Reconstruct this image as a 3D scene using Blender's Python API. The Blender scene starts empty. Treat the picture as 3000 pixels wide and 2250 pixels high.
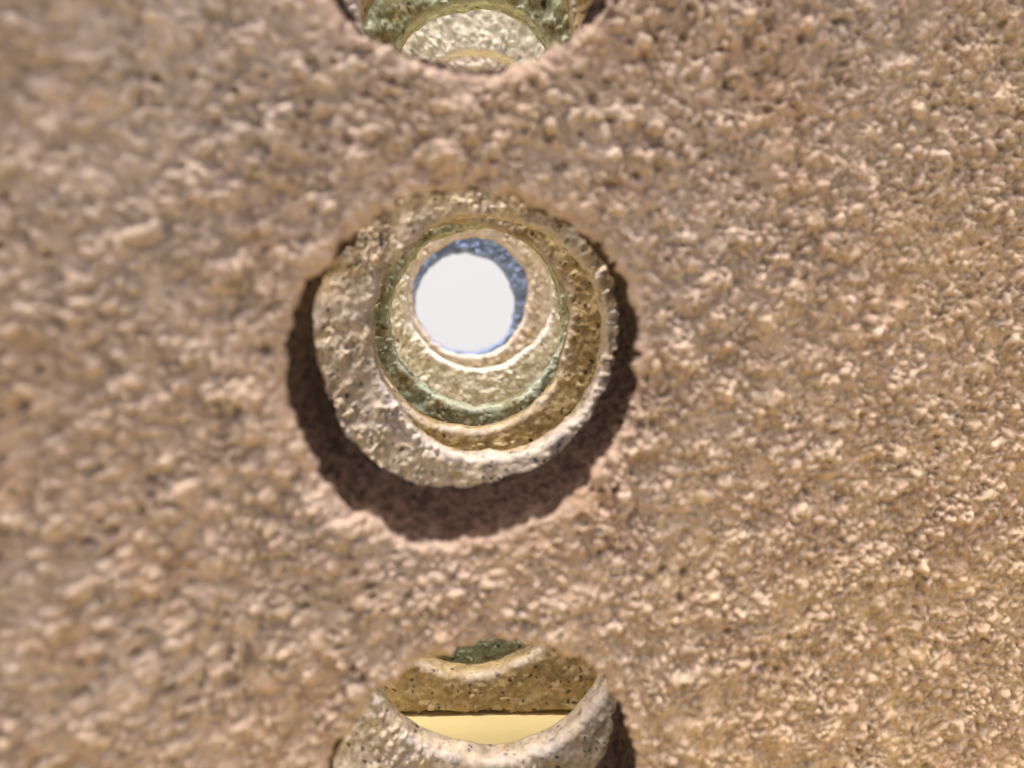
import bpy, math, time
import numpy as np
from mathutils import Vector, Matrix
T0 = time.time()
scene = bpy.context.scene
COL = scene.collection

# ------------------------------------------------------------------ camera
H = 0.2238                                   # lens height above the yellow plinth top
cam_d = bpy.data.cameras.new('camera')
cam_d.sensor_width = 36.0
cam_d.lens = 27.0
cam_d.clip_start = 0.005
cam_d.clip_end = 400.0
cam = bpy.data.objects.new('camera', cam_d)
COL.objects.link(cam)
PITCH, YAW = math.radians(-7.7), math.radians(-3.74)
cam.location = (0.0, 0.0, H)
cam.rotation_euler = (math.pi / 2 + PITCH, 0.0, YAW)
cam_d.dof.use_dof = True
cam_d.dof.focus_distance = 0.39
cam_d.dof.aperture_fstop = 5.8
scene.camera = cam

# ------------------------------------------------------------------ light
SUN_EL, SUN_AZ = math.radians(82.5), math.radians(-36)   # azimuth: 0 = straight behind the camera, minus = from the left
world = bpy.data.worlds.new('World')
scene.world = world
world.use_nodes = True
wn = world.node_tree
bg = wn.nodes['Background']
sky = wn.nodes.new('ShaderNodeTexSky')
sky.sky_type = 'NISHITA'
sky.sun_disc = False
sky.sun_elevation = SUN_EL
# Blender's sky sun sits at +Y for rotation 0 and turns clockwise seen from above
src = Vector((math.sin(SUN_AZ) * math.cos(SUN_EL), -math.cos(SUN_AZ) * math.cos(SUN_EL), math.sin(SUN_EL)))
sky.sun_rotation = math.atan2(src.x, src.y)
sky.air_density = 0.6
sky.dust_density = 8.0
sky.ozone_density = 0.0
wn.links.new(sky.outputs[0], bg.inputs[0])
bg.inputs[1].default_value = 0.15
sun_d = bpy.data.lights.new('sun', 'SUN')
sun_d.energy = 1.5
sun_d.angle = math.radians(10)
sun_d.color = (1.0, 0.97, 0.93)
sun = bpy.data.objects.new('sun', sun_d)
COL.objects.link(sun)
sun.rotation_euler = src.to_track_quat('Z', 'Y').to_euler()
scene.view_settings.view_transform = 'Standard'
scene.view_settings.look = 'None'
scene.view_settings.exposure = 1.4
scene.view_settings.gamma = 1.0
scene.cycles.max_bounces = 12
scene.cycles.diffuse_bounces = 8

# ------------------------------------------------------------------ numpy noise
def hash3(ix, iy, iz, seed):
    h = (ix.astype(np.uint32) * np.uint32(374761393)) ^ (iy.astype(np.uint32) * np.uint32(668265263)) \
        ^ (iz.astype(np.uint32) * np.uint32(2147483647 - 1274126177)) ^ np.uint32((seed * 974634533 + 12345) & 0xffffffff)
    h = (h ^ (h >> np.uint32(13))) * np.uint32(1274126177)
    h = (h ^ (h >> np.uint32(16))) * np.uint32(2246822519)
    h ^= h >> np.uint32(13)
    return h

def u01(h, k):
    h = (h + np.uint32((k * 0x9E3779B9) & 0xffffffff)) * np.uint32(2654435761)
    h = (h ^ (h >> np.uint32(15))) * np.uint32(2246822519)
    h ^= h >> np.uint32(13)
    return (h & np.uint32(0xffffff)).astype(np.float32) / np.float32(0xffffff)

def vnoise(P, scale, seed):
    q = P / scale
    f = np.floor(q)
    i = f.astype(np.int64)
    t = (q - f).astype(np.float32)
    t = t * t * (3 - 2 * t)
    out = np.zeros(len(P), np.float32)
    for dx in (0, 1):
        for dy in (0, 1):
            for dz in (0, 1):
                w = (t[:, 0] if dx else 1 - t[:, 0]) * (t[:, 1] if dy else 1 - t[:, 1]) * (t[:, 2] if dz else 1 - t[:, 2])
                out += w * u01(hash3(i[:, 0] + dx, i[:, 1] + dy, i[:, 2] + dz, seed), 1)
    return out * 2 - 1

def fbm(P, scale, seed, octv=3):
    a, s, tot = 1.0, scale, 0
    out = np.zeros(len(P), np.float32)
    for k in range(octv):
        out += a * vnoise(P, s, seed + 17 * k)
        tot += a
        a *= 0.55
        s *= 0.5
    return out / tot

def grains(P, cell, seed, prob, rmin=0.35, rmax=0.8, flat=0.55):
    """rounded grit lying on the surface: height, random number of the grain, cover 0..1"""
    n = len(P)
    q = P / cell
    b = np.floor(q).astype(np.int64)
    best = np.zeros(n, np.float32)
    gid = np.zeros(n, np.float32)
    for dx in (-1, 0, 1):
        for dy in (-1, 0, 1):
            for dz in (-1, 0, 1):
                c = b + np.array((dx, dy, dz))
                h = hash3(c[:, 0], c[:, 1], c[:, 2], seed)
                ok = u01(h, 5) < prob
                if not ok.any():
                    continue
                k = np.nonzero(ok)[0]
                hk, qk = h[k], q[k]
                px = c[k, 0] + u01(hk, 1) - qk[:, 0]
                py = c[k, 1] + u01(hk, 2) - qk[:, 1]
                pz = c[k, 2] + u01(hk, 3) - qk[:, 2]
                R = rmin + (rmax - rmin) * u01(hk, 4) ** 2
                st = 0.7 + 0.6 * u01(hk, 7)
                d2 = (px * px * st + py * py + pz * pz / st) / (R * R)
                hh = np.where(d2 < 1, R * flat * np.sqrt(np.clip(1 - d2, 0, 1)), 0).astype(np.float32)
                m = hh > best[k]
                kk = k[m]
                best[kk] = hh[m]
                gid[kk] = u01(hk[m], 6)
    return best * cell, gid, np.clip(best / 0.25, 0, 1)

# ------------------------------------------------------------------ materials
def N(nt, kind, **kw):
    n = nt.nodes.new(kind)
    for k, v in kw.items():
        setattr(n, k, v)
    return n

def mixc(nt, fac, a, b):
    m = nt.nodes.new('ShaderNodeMix')
    m.data_type = 'RGBA'
    if isinstance(fac, (int, float)):
        m.inputs[0].default_value = fac
    else:
        nt.links.new(fac, m.inputs[0])
    for s, v in ((6, a), (7, b)):
        if isinstance(v, tuple):
            m.inputs[s].default_value = (*v, 1)
        else:
            nt.links.new(v, m.inputs[s])
    return m.outputs[2]

def ramp(nt, src_, lo, hi):
    r = nt.nodes.new('ShaderNodeMapRange')
    r.interpolation_type = 'SMOOTHSTEP'
    r.inputs[1].default_value, r.inputs[2].default_value = lo, hi
    nt.links.new(src_, r.inputs[0])
    return r.outputs[0]

def grit_material(name, base, alt, grain_a, grain_b, lip, fleck, alt_scale=25, alt_rng=(.42, .62), grain_amt=.8,
                  lip_amt=.6, fleck_amt=.3, fleck_scale=420, rough=.8, bump=.35, third=None, seed=0.0, inside=None, warm=None, stops=None):
    m = bpy.data.materials.new(name)
    m.use_nodes = True
    nt = m.node_tree
    L = nt.links.new
    bs = nt.nodes['Principled BSDF']
    tc = N(nt, 'ShaderNodeTexCoord')
    mp = N(nt, 'ShaderNodeMapping')
    mp.inputs[1].default_value = (seed, seed * 1.7, seed * .6)
    L(tc.outputs['Object'], mp.inputs[0])
    co = mp.outputs[0]

    def noise(scale, det=4, r=.6):
        t = N(nt, 'ShaderNodeTexNoise')
        t.inputs['Scale'].default_value = scale
        t.inputs['Detail'].default_value = det
        t.inputs['Roughness'].default_value = r
        L(co, t.inputs['Vector'])
        return t.outputs[0]
    c = mixc(nt, ramp(nt, noise(alt_scale), *alt_rng), base, alt)
    if warm:                                     # ochre tint, stronger towards the lower right of the plate
        sx = N(nt, 'ShaderNodeSeparateXYZ')
        L(tc.outputs['Object'], sx.inputs[0])
        a1 = N(nt, 'ShaderNodeMath', operation='MULTIPLY_ADD')
        L(sx.outputs[0], a1.inputs[0]); a1.inputs[1].default_value = 2.2
        L(noise(22, 4), a1.inputs[2])
        a2 = N(nt, 'ShaderNodeMath', operation='MULTIPLY_ADD')
        L(sx.outputs[2], a2.inputs[0]); a2.inputs[1].default_value = -1.3
        L(a1.outputs[0], a2.inputs[2])
        c = mixc(nt, ramp(nt, a2.outputs[0], .15, .85), c, warm)
    if third:
        c = mixc(nt, ramp(nt, noise(alt_scale * 1.9, 5), .52, .66), c, third)
    tone = noise(160, 5, .65)
    dk = N(nt, 'ShaderNodeHueSaturation')
    mr = N(nt, 'ShaderNodeMapRange')
    mr.inputs[1].default_value, mr.inputs[2].default_value = .3, .7
    mr.inputs[3].default_value, mr.inputs[4].default_value = .52, 1.40
    L(tone, mr.inputs[0])
    L(mr.outputs[0], dk.inputs['Value'])
    L(c, dk.inputs['Color'])
    c = dk.outputs[0]
    # dark mineral flecks
    v = N(nt, 'ShaderNodeTexVoronoi')
    v.inputs['Scale'].default_value = fleck_scale
    wn_ = N(nt, 'ShaderNodeTexNoise')
    wn_.inputs['Scale'].default_value = fleck_scale * .8
    wn_.inputs['Detail'].default_value = 3
    L(co, wn_.inputs['Vector'])
    wa = N(nt, 'ShaderNodeVectorMath', operation='MULTIPLY_ADD')
    L(wn_.outputs['Color'], wa.inputs[0])
    wa.inputs[1].default_value = (1.6 / fleck_scale,) * 3
    L(co, wa.inputs[2])
    L(wa.outputs[0], v.inputs['Vector'])
    sp = N(nt, 'ShaderNodeMath', operation='MULTIPLY')
    sepc = N(nt, 'ShaderNodeSeparateColor')
    L(v.outputs['Color'], sepc.inputs[0])
    sz = N(nt, 'ShaderNodeMath', operation='MULTIPLY_ADD')
    L(sepc.outputs[1], sz.inputs[0]); sz.inputs[1].default_value = .35
    L(v.outputs['Distance'], sz.inputs[2])
    L(ramp(nt, sz.outputs[0], .62, .30), sp.inputs[0])
    L(ramp(nt, sepc.outputs[0], 1 - fleck_amt, 1.35 - fleck_amt), sp.inputs[1])
    c = mixc(nt, sp.outputs[0], c, fleck)
    # grit
    ag = N(nt, 'ShaderNodeAttribute', attribute_name='grain')
    am = N(nt, 'ShaderNodeAttribute', attribute_name='cover')
    al = N(nt, 'ShaderNodeAttribute', attribute_name='lip')
    gc = mixc(nt, ag.outputs['Fac'], grain_a, grain_b)
    if stops:
        cr = N(nt, 'ShaderNodeValToRGB')
        cr.color_ramp.interpolation = 'CONSTANT'
        el = cr.color_ramp.elements
        while len(el) < len(stops):
            el.new(.5)
        for e, (p_, c_) in zip(el, stops):
            e.position = p_
            e.color = (*c_, 1)
        L(ag.outputs['Fac'], cr.inputs[0])
        gc = mixc(nt, .40, gc, cr.outputs[0])
    gf = N(nt, 'ShaderNodeMath', operation='MULTIPLY')
    L(ramp(nt, am.outputs['Fac'], .15, .95), gf.inputs[0])
    gf.inputs[1].default_value = grain_amt
    c = mixc(nt, gf.outputs[0], c, gc)
    lf = N(nt, 'ShaderNodeMath', operation='MULTIPLY')
    ln = N(nt, 'ShaderNodeMath', operation='MULTIPLY')
    L(al.outputs['Fac'], lf.inputs[0])
    L(ramp(nt, noise(60), .3, .6), lf.inputs[1])
    L(lf.outputs[0], ln.inputs[0])
    ln.inputs[1].default_value = lip_amt
    c = mixc(nt, ln.outputs[0], c, lip)
    if inside:  # shade of the hole lining, painted in as darker brown
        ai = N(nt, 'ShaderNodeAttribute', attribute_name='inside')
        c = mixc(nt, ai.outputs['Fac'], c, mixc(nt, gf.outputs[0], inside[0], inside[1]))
    L(c, bs.inputs['Base Color'])
    bs.inputs['Roughness'].default_value = rough
    bs.inputs['Specular IOR Level'].default_value = .22
    b = N(nt, 'ShaderNodeBump')
    b.inputs['Strength'].default_value = bump
    b.inputs['Distance'].default_value = .0015
    L(noise(620, 6, .72), b.inputs['Height'])
    L(b.outputs[0], bs.inputs['Normal'])
    return m

def plain_material(name, col, rough, var=.1, scale=30):
    m = bpy.data.materials.new(name)
    m.use_nodes = True
    nt = m.node_tree
    bs = nt.nodes['Principled BSDF']
    tc = N(nt, 'ShaderNodeTexCoord')
    t = N(nt, 'ShaderNodeTexNoise')
    t.inputs['Scale'].default_value = scale
    t.inputs['Detail'].default_value = 5
    nt.links.new(tc.outputs['Object'], t.inputs['Vector'])
    dark = tuple(x * (1 - var) for x in col)
    nt.links.new(mixc(nt, t.outputs[0], dark, col), bs.inputs['Base Color'])
    bs.inputs['Roughness'].default_value = rough
    return m

M_wall = plain_material('white_paint', (.64, .67, .69), .7, .02)
M_plinth = plain_material('yellow_paint', (.61, .50, .24), .5, .14)
M_brown = grit_material('pinkish_brown_stoneware', (.325, .236, .170), (.335, .262, .208), (.425, .33, .23), (.46, .37, .305),
                        (.40, .27, .20), (.10, .06, .035), alt_scale=14, grain_amt=.55, lip_amt=.35, fleck_amt=.22, rough=.8,
                        third=(.29, .19, .12), seed=1, stops=[(0, (.34, .24, .17)), (.22, (.48, .39, .33)), (.42, (.28, .18, .11)), (.6, (.42, .31, .22)), (.78, (.56, .43, .25)), (.88, (.24, .16, .13)), (.94, (.60, .52, .46))], warm=(.345, .24, .135), inside=((.024, .011, .006), (.10, .058, .036)))  # the inside pair is painted shade for the hole linings
M_tan = grit_material('tan_stoneware', (.60, .49, .34), (.58, .48, .38), (.60, .46, .28), (.68, .58, .48),
                      (.66, .58, .56), (.10, .09, .085), grain_amt=.75, lip_amt=.5, third=(.55, .40, .20), fleck_amt=.5, fleck_scale=330, seed=2, stops=[(0, (.56, .44, .28)), (.25, (.66, .57, .48)), (.5, (.46, .35, .21)), (.7, (.66, .50, .27)), (.86, (.22, .20, .18)), (.92, (.70, .64, .58))])
M_ochre = grit_material('ochre_stoneware', (.39, .295, .145), (.43, .33, .165), (.46, .36, .19), (.41, .32, .20),
                        (.64, .56, .54), (.075, .06, .045), grain_amt=.35, lip_amt=.6, fleck_amt=.6, fleck_scale=300, seed=3)
M_green = grit_material('mossy_green_stoneware', (.38, .365, .24), (.46, .53, .40), (.48, .50, .32), (.60, .63, .50),
                        (.60, .64, .52), (.06, .05, .03), alt_scale=40, grain_amt=.55, lip_amt=.75, fleck_amt=.45, fleck_scale=260,
                        third=(.36, .29, .11), seed=4)
M_cream = grit_material('cream_stoneware', (.60, .54, .42), (.55, .49, .38), (.68, .61, .49), (.76, .70, .62),
                        (.70, .64, .62), (.20, .155, .11), grain_amt=.4, lip_amt=.7, fleck_amt=.35, fleck_scale=230, seed=5)
M_cream2 = grit_material('beige_stoneware', (.50, .42, .32), (.46, .38, .29), (.58, .50, .40), (.70, .62, .55),
                         (.66, .58, .54), (.15, .11, .08), grain_amt=.6, lip_amt=.6, fleck_amt=.4, fleck_scale=200, seed=6)
M_blue = grit_material('slate_blue_stoneware', (.12, .16, .24), (.22, .30, .46), (.30, .39, .62), (.32, .39, .64),
                       (.30, .38, .64), (.03, .035, .045), alt_scale=50, grain_amt=.6, lip_amt=.5, fleck_amt=.3, fleck_scale=170, seed=7)

# ------------------------------------------------------------------ slabs
R0, SP, HB = 0.050, 0.132, 0.0693            # hole radius, spacing, height of the lowest hole centre
def quad_grid(nr, nc, off, wrap=False):
    r = np.arange(nr - 1)[:, None]
    cidx = np.arange(nc if wrap else nc - 1)[None, :]
    c2 = (cidx + 1) % nc
    return (off + np.stack([r * nc + cidx, r * nc + c2, (r + 1) * nc + c2, (r + 1) * nc + cidx], -1)).reshape(-1, 4)

def make_slab(name, mat, step, seed, hole_off, left, right, thick=.014, lip=.0023, n_holes=3, dense_to=None,
              grit=((.0024, .8, .55), (.0014, .8, .5)), swell=.0010, wobble=.0016, bend=None, r0=R0, amp=1.0, lip_soft=1.0, rim_label=None, rise=(0.0, 0.0), taper=0.0, pits=0.0, clump=0.0, gritvar=1.2, rmin=.36, rmax=.72, base_grit=.65, side_step=3.0, top_z=.43):
    Vs, Ns, Ls, Fs, Ts = [], [], [], [], []
    off = 0
    def add(V, Nn, Lp, nr, nc, wrap=False, flip=False, tag=None):
        nonlocal off
        f = quad_grid(nr, nc, off, wrap)
        Ts.append(np.zeros(len(f), np.int8) if tag is None else np.repeat(tag, len(f) // (nr - 1)))
        Vs.append(V.reshape(-1, 3)); Ns.append(Nn.reshape(-1, 3)); Ls.append(Lp.reshape(-1))
        Fs.append(f[:, ::-1] if flip else f)
        off += nr * nc
    half = SP / 2
    rng = np.random.default_rng(seed)
    top = 0.0
    for k in range(n_holes):
        zc = HB + k * SP
        z0 = 0.0 if k == 0 else zc - half
        z1 = zc + half if k < n_holes - 1 else top_z
        st = step if (dense_to is None or k < dense_to) else step * 2.5
        n = int(round(SP / (st * 1.35)))
        ox, oz, dr = hole_off[k] if k < len(hole_off) else (0, 0, 0)
        top = z1
        # square border, starting lower-left, counter-clockwise seen from the front
        t = np.arange(n) / n
        bx = np.concatenate([-half + SP * t, np.full(n, half), half - SP * t, np.full(n, -half)])
        bz = np.concatenate([np.full(n, z0), z0 + (z1 - z0) * t, np.full(n, z1), z1 - (z1 - z0) * t])
        ang = -math.pi * .75 + np.arange(4 * n) / (4 * n) * 2 * math.pi
        ca, sa = np.cos(ang), np.sin(ang)
        ph = rng.uniform(0, 6.28, 6)
        rr = r0 + dr + wobble * (np.sin(2 * ang + ph[0]) * .5 + np.sin(3 * ang + ph[1]) * .45 + np.sin(5 * ang + ph[2]) * .3
                                 + np.sin(8 * ang + ph[3]) * .18 + np.sin(13 * ang + ph[4]) * .14 + np.sin(23 * ang + ph[5]) * .10 + np.sin(37 * ang + ph[0]) * .07)
        rows, norms, lips = [], [], []
        m1 = max(6, int(.034 / (st * .85)))
        for s in np.linspace(0, 1, m1, endpoint=False):
            x = bx * (1 - s) + (ox + (rr + lip) * ca) * s
            z = bz * (1 - s) + (zc + oz + (rr + lip) * sa) * s
            rows.append(np.stack([x, np.zeros_like(x), z], -1))
            norms.append(np.tile((0., -1., 0.), (4 * n, 1)))
            dist = np.hypot(x - ox, z - zc - oz) - rr - lip
            lips.append(np.clip(1 - dist / .003, 0, 1) * .5)
        m2 = max(4, int(lip * 1.57 / (st * .8)))
        for a in np.linspace(0, math.pi / 2, m2, endpoint=False):
            r = rr + lip - lip * math.sin(a)
            y = lip - lip * math.cos(a)
            rows.append(np.stack([ox + r * ca, np.full_like(r, y), zc + oz + r * sa], -1))
            nrm = np.stack([-ca * math.sin(a), np.full_like(r, -math.cos(a)), -sa * math.sin(a)], -1)
            norms.append(nrm); lips.append(np.full(4 * n, .5 + .5 * math.sin(2 * a)))
        m3 = max(4, int((thick - lip) / (st * .9)))
        for y in np.linspace(lip, thick, m3):
            up, sd, tp = [q * (y - lip) / (thick - lip) for q in (rise[1], rise[0], taper)]
            rows.append(np.stack([ox + sd + (rr - tp) * ca, np.full_like(rr, y), zc + oz + up + (rr - tp) * sa], -1))
            norms.append(np.stack([-ca, np.zeros_like(ca), -sa], -1))
            lips.append(np.full(4 * n, max(0, 1 - (y - lip) / .006) * .7))
        # back face ring out to the square border
        rows.append(np.stack([bx, np.full_like(bx, thick), bz], -1))
        norms.append(np.tile((0., 0., 0.), (4 * n, 1))); lips.append(np.zeros(4 * n))
        V = np.stack(rows); Nn = np.stack(norms); Lp = np.stack(lips)
        tag = np.zeros(V.shape[0] - 1, np.int8)
        tag[m1:m1 + m2 + m3 - 1] = k + 1                 # lip and lining of this hole
        add(V, Nn, Lp, V.shape[0], 4 * n, wrap=True, flip=True, tag=tag)
        for xa, xb in ((-left, -half), (half, right)):
            sst = st * side_step
            nc = max(2, int((xb - xa) / sst) + 1)
            nz = max(2, int(round((z1 - z0) / (st if side_step < 1.5 else sst))))
            gx = np.linspace(xa, xb, nc)
            gz = z0 + (z1 - z0) * np.arange(nz + 1) / nz
            X, Z = np.meshgrid(gx, gz)
            V = np.stack([X, np.zeros_like(X), Z], -1)
            add(V, np.broadcast_to((0., -1., 0.), V.shape).copy(), np.zeros(X.shape), nz + 1, nc)
            gxb = np.linspace(xa, xb, 12); gzb = np.linspace(z0, z1, 4)   # back face
            X, Z = np.meshgrid(gxb, gzb)
            V = np.stack([X, np.full_like(X, thick), Z], -1)
            add(V, np.zeros(V.shape), np.zeros(X.shape), 4, 12, flip=True)
    # outer edges
    def strip(xs, zs, flip):
        a = np.stack([xs, np.zeros_like(xs), zs], -1)
        m = 8
        V = np.stack([a + np.array((0, thick * j / m, 0)) for j in range(m + 1)])
        add(V, np.zeros(V.shape), np.zeros(V.shape[:2]), m + 1, len(xs), flip=flip)
    ns = 160
    xs = np.linspace(-left, right, ns); zs = np.linspace(0, top, ns)
    strip(xs, np.zeros(ns), False); strip(xs, np.full(ns, top), True)
    strip(np.full(ns, -left), zs, True); strip(np.full(ns, right), zs, False)
    V = np.concatenate(Vs).astype(np.float64); Nn = np.concatenate(Ns); Lp = np.concatenate(Ls).astype(np.float32)
    F = np.concatenate(Fs)
    foot = np.clip(.0035 - V[:, 2], 0, 1)          # softened lower arris
    front = (Nn[:, 1] < -.9) & (V[:, 1] < .001)
    V[:, 1] = np.where(front, V[:, 1] + foot * (1.2 + 1.0 * vnoise(V + seed, .012, seed) + .5 * vnoise(V, .003, seed)), V[:, 1])
    V[:, 1] = np.where((V[:, 2] < 1e-6) & (np.abs(Nn).sum(1) < .1), np.maximum(V[:, 1], .0035 * 1.3), V[:, 1])
    P = V + seed * 3.17
    hole_shade = np.clip((V[:, 1] - lip * .55 + .0016 * fbm(P, .005, seed + 31, 3)) / .0018, 0, 1) * (np.abs(Nn[:, 1]) < .9)  # mask for the shade painted on the hole lining
    edge = np.minimum.reduce([V[:, 0] + left, right - V[:, 0], V[:, 2], top - V[:, 2]])
    fade = np.clip(edge / .0025, 0, 1)
    fade = fade * np.clip((thick - V[:, 1]) / .002, .25, 1) 
    rough_map = np.clip(base_grit + gritvar * fbm(P * np.array((1.15, 1, .85)), .020, seed + 3, 4), .05, 1.15).astype(np.float64)   # smooth patches between gritty ones
    disp = swell * fbm(P * np.array((1.15, 1, .9)), .013, seed + 1, 4) + swell * .8 * fbm(P, .006, seed + 2, 3)
    if pits:
        h, g, c = grains(P, .0042, seed * 7 + 9, .55, rmin=.2, rmax=.5, flat=1.0)
        disp = disp - pits * c * np.clip(.5 + 1.3 * vnoise(P, .02, seed + 44), 0, 1)
    if clump:
        hc, gc_, cc = grains(P + .002 * np.stack([vnoise(P, .004, seed + 71), vnoise(P, .004, seed + 72), vnoise(P, .004, seed + 73)], -1),
                             .0085, seed * 7 + 5, .6, rmin=.3, rmax=.75, flat=.6)
        disp = disp + (Nn[:, 1] < -.9) * np.clip(1 - Lp * 2, 0, 1) * clump * hc * np.clip(.55 + 1.2 * vnoise(P, .03, seed + 74), .1, 1)
    gh = np.zeros(len(V)); gid = np.zeros(len(V), np.float32); cov = np.zeros(len(V), np.float32)
    for k, (cell, pr, fl) in enumerate(grit):
        jit = np.stack([vnoise(P, cell * .75, seed + 90 + k), vnoise(P, cell * .75, seed + 91 + k), vnoise(P, cell * .75, seed + 92 + k)], -1)
        h, g, c = grains(P + jit * cell * .30, cell, seed * 7 + k, pr, rmin=rmin, rmax=rmax, flat=fl)
        h = h * rough_map
        m = h > gh
        gid = np.where(m, g, gid); cov = np.where(m, c * np.clip(rough_map, 0, 1), cov); gh = np.maximum(gh, h)
    lipf = 1 - (1 - lip_soft) * Lp
    disp = disp + .00035 * fbm(P, .0021, seed + 61, 2) * rough_map
    disp = (disp + gh * amp * lipf * np.where(np.abs(Nn[:, 1]) < .4, .6, 1.0)) * fade
    V = V + Nn * disp[:, None]
    if bend is not None:
        V[:, 1] += bend(V[:, 0])
    T = np.concatenate(Ts)
    # smooth vertex normals of the whole casting, so that its parts meet without a crease
    e1 = V[F[:, 2]] - V[F[:, 0]]
    e2 = V[F[:, 3]] - V[F[:, 1]]
    fn = np.cross(e1, e2)
    vn = np.zeros_like(V)
    for c in range(4):
        for ax in range(3):
            vn[:, ax] += np.bincount(F[:, c], weights=fn[:, ax], minlength=len(V))
    vn /= np.maximum(np.linalg.norm(vn, axis=1, keepdims=True), 1e-12)
    root = bpy.data.objects.new('perforated_plate', None)
    COL.objects.link(root)
    for t in range(n_holes + 1):
        f = F[T == t]
        used, inv = np.unique(f, return_inverse=True)
        f = inv.reshape(-1, 4).astype(np.int32)
        me = bpy.data.meshes.new(name)
        me.vertices.add(len(used)); me.vertices.foreach_set('co', V[used].astype(np.float32).ravel())
        me.loops.add(f.size); me.loops.foreach_set('vertex_index', f.ravel())
        me.polygons.add(len(f))
        me.polygons.foreach_set('loop_start', np.arange(0, f.size, 4, dtype=np.int32))
        me.update(calc_edges=True)
        me.polygons.foreach_set('use_smooth', np.ones(len(f), dtype=bool))
        me.normals_split_custom_set_from_vertices(vn[used].astype(np.float32))
        for nm, arr in (('grain', gid), ('cover', cov), ('lip', Lp), ('inside', hole_shade)):
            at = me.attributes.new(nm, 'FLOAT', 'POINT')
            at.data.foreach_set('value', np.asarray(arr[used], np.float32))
        me.materials.append(mat)
        o = bpy.data.objects.new('body' if t == 0 else 'hole_rim', me)
        COL.objects.link(o)
        o.parent = root
        if t and rim_label:
            o['label'] = rim_label
    return root

GROUP = 'gritty plates with round holes standing one behind another'
def place(o, x, y, yaw, label):
    o.location = (x, y, 0.0)
    o.rotation_euler = (0, 0, math.radians(yaw))
    o['label'] = label
    o['category'] = 'plate'
    o['kind'] = 'thing'
    o['group'] = GROUP

# x, y of the hole column (front face), yaw, hole offsets (x, z, radius) from the lowest up
s1 = make_slab('slab_brown', M_brown, rim_label='rough inside of the hole with dark brown shade painted in', step=.0005, seed=11, hole_off=[(.0038, -.0115, .0035), (.0020, -.0036, .0028), (-.0012, -.0005, .0010)], left=.134, right=.250, thick=.036,
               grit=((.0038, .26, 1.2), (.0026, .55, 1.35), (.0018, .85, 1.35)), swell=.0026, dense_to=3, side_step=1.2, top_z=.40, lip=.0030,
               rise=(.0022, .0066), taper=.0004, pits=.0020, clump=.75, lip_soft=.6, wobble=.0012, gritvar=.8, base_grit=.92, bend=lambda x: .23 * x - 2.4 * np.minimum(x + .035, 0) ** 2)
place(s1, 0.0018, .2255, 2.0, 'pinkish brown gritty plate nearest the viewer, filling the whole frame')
s2 = make_slab('slab_tan', M_tan, .0006, 12, [(0, .0027, .004), (0, -.0005, -.002), (0, 0, 0)], .10, .10,
               grit=((.0042, .25, .7), (.0028, .75, .85)), base_grit=.62, gritvar=2.0, top_z=.41, swell=.0016)
place(s2, .0115, .3050, 1.0, 'pebbly tan plate directly behind the big brown front plate')
s3 = make_slab('slab_ochre', M_ochre, .0007, 13, [(0, .003, 0), (0, 0, 0), (0, 0, 0)], .10, .10,
               grit=((.0030, .22, .8),), swell=.0012, amp=.7)
place(s3, .003, .3720, -2.6, 'smoother ochre plate speckled with dark pores, behind the tan plate')
s4 = make_slab('slab_green', M_green, .0007, 14, [(0, .002, -.002), (0, .002, -.002), (0, -.0165, -.002)], .10, .10,
               grit=((.0036, .25, .8), (.0026, .5, .8)), swell=.0016)
place(s4, .0085, .4150, 0.0, 'mossy green and olive plate between the ochre and the cream plates')
s5 = make_slab('slab_cream', M_cream, .0007, 15, [(0, .012, 0), (0, .012, 0), (0, -.007, -.004)], .10, .10,
               grit=((.0040, .25, .55), (.0028, .5, .7)), gritvar=2.0, base_grit=.55, swell=.0014)
place(s5, .012, .5250, 0.0, 'pale cream plate next behind the mossy green plate')
s6 = make_slab('slab_beige', M_cream2, .0009, 16, [(-.001, .0085, -.001)] * 3, .10, .10,
               grit=((.0042, .25, .55), (.0030, .5, .7)), gritvar=2.0, base_grit=.55, swell=.0012)
place(s6, .009, .6400, 0.0, 'beige plate standing in front of the slate blue plate')
s7 = make_slab('slab_blue', M_blue, .0011, 17, [(0, 0, -.0015)] * 3, .10, .10,
               grit=((.0050, .4, .8), (.0038, .5, .8)), swell=.0012)
place(s7, .004, .7450, 0.0, 'slate blue plate at the far end, ringing the white opening')

# ------------------------------------------------------------------ plinth and wall
def box(name, lo, hi, mat, bev=.004):
    import bmesh
    bm = bmesh.new()
    bmesh.ops.create_cube(bm, size=1)
    for v in bm.verts:
        v.co = Vector([lo[i] + (v.co[i] + .5) * (hi[i] - lo[i]) for i in range(3)])
    bmesh.ops.bevel(bm, geom=bm.edges[:], offset=bev, segments=2, affect='EDGES')
    me = bpy.data.meshes.new(name)
    bm.to_mesh(me); bm.free()
    me.materials.append(mat)
    o = bpy.data.objects.new(name, me)
    COL.objects.link(o)
    return o
pl = box('plinth', (-.6, -.05, -.9), (.6, .95, 0), M_plinth)
pl['label'] = 'smooth yellow painted plinth under the row of gritty plates'
pl['category'] = 'plinth'
pl['kind'] = 'thing'
M_floor = plain_material('grey_concrete', (.34, .33, .31), .8, .25, 6)
fl = box('floor', (-4, -3, -1.0), (4, 4, -.904), M_floor)
fl['kind'] = 'structure'
wl = box('wall', (-2.2, 1.70, -.9), (2.2, 1.82, 1.7), M_wall)
wl['label'] = 'plain white wall seen through the aligned round holes'
wl['category'] = 'wall'
wl['kind'] = 'thing'
print('script seconds', time.time() - T0, 'tris', sum(2 * len(o.data.polygons) for o in COL.objects if o.type == 'MESH'))
